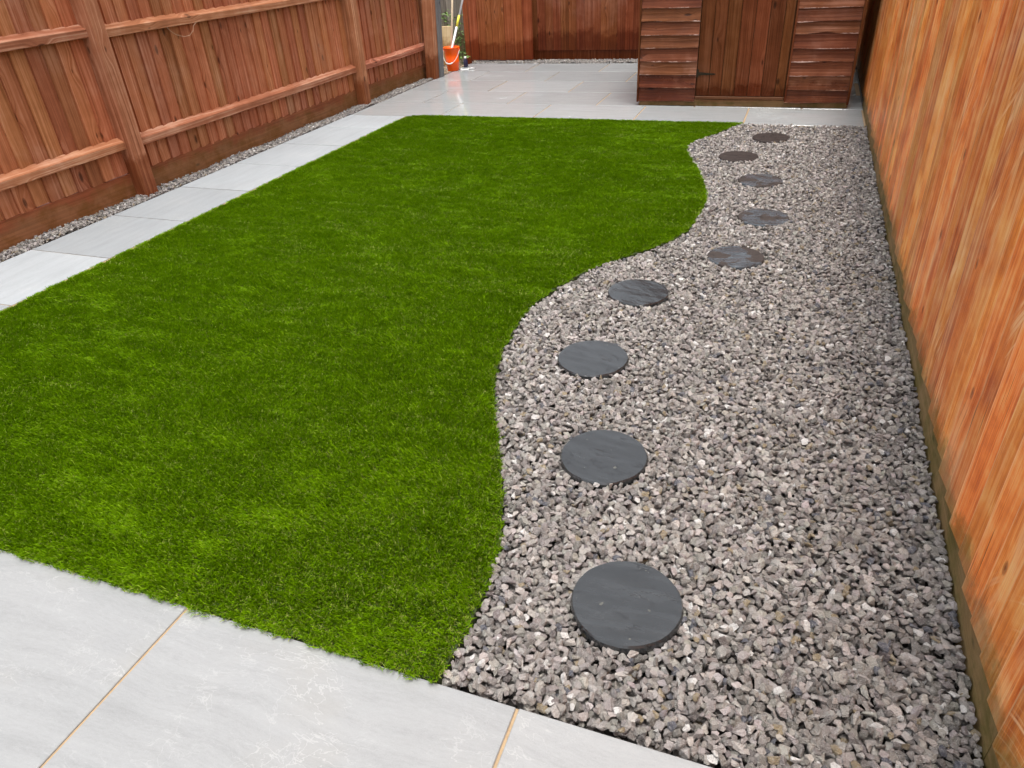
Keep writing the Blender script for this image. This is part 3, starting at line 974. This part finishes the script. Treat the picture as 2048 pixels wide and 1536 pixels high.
# ------------------------------------------------------------------ slate stepping stones
def slate_mat(name, mode):
    s = NT(name)
    p = s.obj(); r = s.rnd()
    off = s.comb(s.math('MULTIPLY', r, 13.0), s.math('MULTIPLY', r, 29.0), 0)
    q = s.vmath('ADD', p, off)
    x, y, z = s.sep(q)
    w = s.noise(q, 6, 3, .5)
    lay = s.noise(s.comb(s.math('MULTIPLY', x, 5.0), s.math('MULTIPLY', s.math('ADD', y, s.math('MULTIPLY', w, .05)), 26.0), 0), 1, 5, .62)
    cr = s.step(s.math('ABSOLUTE', s.math('SUBTRACT', s.noise(s.comb(s.math('MULTIPLY', x, 3.6), s.math('MULTIPLY', y, 13.0), 2.0), 1, 5, .65, .6), .5)), 0.0, .020, 1, 0)
    cm = s.math('MULTIPLY', cr, s.step(s.noise(q, 9, 2), .42, .54))
    fine = s.noise(q, 130, 3, .6)
    wetm = s.step(s.math('ADD', s.noise(q, 8, 3, .5, .3), s.math('MULTIPLY', lay, .25)), .60, .63)
    base = s.mix(s.step(lay, .3, .7), (.017, .019, .0205), (.030, .0335, .0365))
    if mode == 'near':
        col = base; rg = s.math('ADD', .16, s.math('MULTIPLY', fine, .10))
    elif mode == 'patchy':
        dry = s.mix(lay, (.036, .029, .026), (.055, .045, .041))
        col = s.mix(wetm, dry, s.mix(1.0, base, (3.2, 3.35, 3.5), 'MULTIPLY')); rg = s.math('SUBTRACT', .6, s.math('MULTIPLY', wetm, .50)); s.put(s.b.inputs['Coat Weight'], s.math('MULTIPLY', wetm, .7)); s.b.inputs['Coat Roughness'].default_value = .08  # wet patches lightened in the colour to stand in for reflected sky
    else:
        dry = s.mix(lay, (.028, .022, .020), (.046, .037, .034))
        col = dry; rg = s.math('ADD', .5, s.math('MULTIPLY', fine, .15))
    col = s.mix(s.math('MULTIPLY', cm, .85), col, (.006, .0065, .007))
    sp = s.step(s.noise(q, 45, 2, .5), .71, .75)
    col = s.mix(s.math('MULTIPLY', sp, .2), col, (.3, .29, .22))
    s.bump(s.math('SUBTRACT', s.math('ADD', s.math('MULTIPLY', lay, .8), s.math('MULTIPLY', fine, .06)), s.math('MULTIPLY', cm, .25)), .30, .003)
    return s.out(col, rg, .85 if mode == 'near' else .2)


SM = {k: slate_mat('slate_' + k, k) for k in ('near', 'patchy', 'dry')}


def slate(seed):
    bm = bmesh.new()
    seg, rings = 64, 16
    def zt(x, y):
        a = mnoise.fractal(Vector((x * 6 + seed * 7, y * 15, seed)), 1.0, 2.0, 3)
        st = math.floor(a * 3.2) / 3.2                       # riven steps
        return .0011 * a + .0010 * st
    def er(k):
        a = 2 * PI * k / seg
        return RS * (1 + .010 * mnoise.noise(Vector((math.cos(a) * 3 + seed, math.sin(a) * 3, 2))) + .007 * mnoise.noise(Vector((math.cos(a) * 13 + seed, math.sin(a) * 13, 5))))
    c = bm.verts.new((0, 0, zt(0, 0)))
    prev = None
    for i in range(1, rings + 1):
        t = i / rings
        ring = []
        for k in range(seg):
            a = 2 * PI * k / seg
            r = er(k) * (t * .975)
            x, y = r * math.cos(a), r * math.sin(a)
            ring.append(bm.verts.new((x, y, zt(x, y) - (.0004 if i == rings else 0))))
        for k in range(seg):
            if prev is None: bm.faces.new((c, ring[k], ring[(k + 1) % seg]))
            else: bm.faces.new((prev[k], prev[(k + 1) % seg], ring[(k + 1) % seg], ring[k]))
        prev = ring
    for zz, f_ in ((-.006, 1.0), (-.016, 1.008), (-.040, .985)):
        ring = []
        for k in range(seg):
            a = 2 * PI * k / seg
            r = er(k) * f_ + .0018 * mnoise.noise(Vector((k * 1.7, zz * 300, seed)))
            ring.append(bm.verts.new((r * math.cos(a), r * math.sin(a), zz)))
        for k in range(seg):
            bm.faces.new((prev[k], prev[(k + 1) % seg], ring[(k + 1) % seg], ring[k]))
        prev = ring
    bm.faces.new(prev[::-1])
    return bm_mesh('stepping_stone', bm, smooth=False)


LAB = ['round brownish slate stepping stone farthest away, just before the paving in front of the shed',
       'round brownish slate stepping stone second from the shed, beside the upper bulge of gravel',
       'round dark brown slate with faint grey flecks, third stepping stone from the shed',
       'round slate half bluish and wet, half brown, fourth stepping stone from the shed',
       'round brown slate with wet grey patches along its near rim, fifth from the shed',
       'round glossy grey rippled slate, sixth from the shed, below the inward lawn bend',
       'round grey slate third nearest the camera, set closest to the narrow waist of the lawn',
       'round grey slate second nearest the camera, crossed by long wavy ridges',
       'largest looking round black slate stepping stone, nearest the front patio, cracked at one side']
for i, (x, y) in enumerate(stones9):
    mt = SM['dry'] if i < 2 else (SM['patchy'] if i < 5 else SM['near'])
    me = slate(i + 1); me.materials.append(mt)
    rz = [0, .3, -.1, .15, .3, -.5, -.35, -.2, .05][i]
    o = link('stepping_stone', me, None, None, (x, y, .011 if i < 5 else .016), (random.uniform(-.01, .01), random.uniform(-.01, .01), rz))
    tag(o, LAB[i], 'stepping stone', 'round slate stepping stones in the gravel')

# ------------------------------------------------------------------ bucket, poles and small things
bx, by = -4.062, 8.68
bz0 = .001
bk = empty('bucket', (bx, by, bz0))
tag(bk, 'orange plastic bucket with a white handle in the far left corner', 'bucket')
bm = bmesh.new()
lathe(bm, [(.001, .006), (.066, .004), (.068, 0), (.071, .004), (.078, .085), (.0805, .088), (.0815, .12), (.0785, .122), (.094, .252), (.099, .254), (.101, .262), (.098, .268), (.092, .266), (.076, .12), (.067, .012), (.001, .012)], 40)
body = link('bucket_body', bm_mesh('bucket_body', bm, True), M['orange'], bk)
for sgn in (-1, 1):
    link('lug', boxmesh('lug', -.008, .008, -.014, .014, .222, .256, bev=.003), M['orange'], bk, (sgn * .100, 0, 0))
bm = bmesh.new()
arc = []
for k in range(25):
    a = PI * k / 24
    arc.append(Vector((.107 * math.cos(a), -.098 * math.sin(a) * 1.02 - .004, .240 - .150 * math.sin(a))))
tube(bm, arc, .0028, 8)
hd = link('handle', bm_mesh('handle', bm, True), M['white'], bk)
bm = bmesh.new(); tube(bm, arc[9:16], .0075, 10)
link('grip', bm_mesh('grip', bm, True), M['white'], hd)

def pole(name, a, b, bands, lab, cat):
    A, B = Vector(a), Vector(b)
    e = empty(name, a)
    tag(e, lab, cat)
    for nm, t0, t1, r, mt in bands:
        bm = bmesh.new(); tube(bm, [A.lerp(B, t0) - A, A.lerp(B, (t0 + t1) / 2) - A, A.lerp(B, t1) - A], r, 14)
        link(nm, bm_mesh(nm, bm, True), M[mt], e)
    return e


pole('mop_pole', (-4.125, 8.64, .015), (-3.842, 9.21, 1.42),
     [('lower_tube', 0, .325, .0135, 'alu'), ('yellow_sleeve', .325, .41, .0145, 'yellow'), ('upper_tube', .41, 1, .0115, 'alu')],
     'white telescopic pole with a yellow sleeve, leaning out of the orange bucket', 'pole')
pole('broom_handle', (-4.098, 8.70, .015), (-4.110, 9.10, 1.35),
     [('shaft', 0, .97, .0115, 'handle_wood'), ('shaft_end', .97, 1, .0125, 'yellow')],
     'pale wooden broom handle standing upright in the orange bucket', 'handle')

# dark bottle and white scoop beside the bucket
bt = empty('bottle', (-4.00, 8.93, .001))
tag(bt, 'small dark navy bottle on the ground right of the orange bucket', 'bottle')
bm = bmesh.new(); r_ = lathe(bm, [(.001, 0), (.026, 0), (.028, .006), (.028, .075), (.014, .095), (.012, .105)], 20); bm.faces.new(r_[-1])
link('bottle_body', bm_mesh('bottle_body', bm, True), M['navy'], bt)
bm = bmesh.new(); r_ = lathe(bm, [(.015, .103), (.015, .122), (.001, .124)], 16)
link('cap', bm_mesh('cap', bm, True), M['white'], bt)
sc = empty('scoop', (-3.93, 8.74, .0015), .25)
tag(sc, 'flat white plastic scoop lying on the paving beside the orange bucket', 'scoop')
bm = bmesh.new(); prism(bm, [(-.055, 0), (.055, 0), (.055, .016), (.050, .016), (.048, .004), (-.048, .004), (-.050, .016), (-.055, .016)], 'y', -.035, .035)
for v in bm.verts:
    if v.co.y > 0: v.co.x *= .8
link('pan', bm_mesh('pan', bm), M['white'], sc)
bm = bmesh.new(); tube(bm, [(.045, .0, .008), (.08, .0, .012), (.12, .0, .010)], .007, 8)
link('scoop_handle', bm_mesh('scoop_handle', bm, True), M['white'], sc)

# weeds in the corner
s = NT('leaf')
fr = s.rnd(); oo = s.noise(s.obj(), 40, 2)
M['leaf'] = s.out(s.mix(oo, (.06, .12, .02), (.17, .26, .06)), .5, .4)
M['stem'] = plain('stem', (.10, .13, .04), .7)
leafm = bpy.data.meshes.new('leaf')
leafm.from_pydata([(0, 0, 0), (.010, .014, .003), (.012, .03, .0), (0, .05, -.006), (-.012, .03, .0), (-.010, .014, .003), (0, .022, -.003)], [],
                  [(0, 1, 6), (1, 2, 6), (2, 3, 6), (3, 4, 6), (4, 5, 6), (5, 0, 6)])
leafm.materials.append(M['leaf'])


def weed(x, y, h, stems, seed, lab, dens=9):
    rs = random.Random(seed)
    w = empty('weed_plant', (x, y, -.05))
    tag(w, lab, 'plant')
    for k in range(stems):
        a = rs.uniform(0, 2 * PI); sp = rs.uniform(.03, .11)
        pts = [Vector((sp * t * math.cos(a), sp * t * math.sin(a), h * rs.uniform(.85, 1) * t)) for t in (0, .35, .7, 1)]
        bm = bmesh.new(); tube(bm, pts, .0028, 5, .0012)
        st = link('stem', bm_mesh('stem', bm), M['stem'], w)
        for q in range(dens):
            t = rs.uniform(.25, 1)
            base = pts[0].lerp(pts[-1], t)
            link('leaf', leafm, None, st, base, (rs.uniform(-.6, .4), rs.uniform(-.4, .4), rs.uniform(0, 2 * PI)), (1, 1, 1)).scale = [rs.uniform(.7, 1.3)] * 3
    return w


weed(-4.40, 9.62, .70, 6, 1, 'tall leafy weed growing against the weathered fence, behind the pale board', 12)
weed(-4.26, 9.48, .46, 5, 2, 'leafy weed climbing beside the poles, between the bucket and the gate post', 12)
weed(-4.20, 9.26, .20, 4, 3, 'low green weed at the foot of the gate post, right of the bucket', 8)
weed(-4.55, 9.55, .68, 8, 4, 'weed with small leaves next to the end post, left of the broom handle', 12)
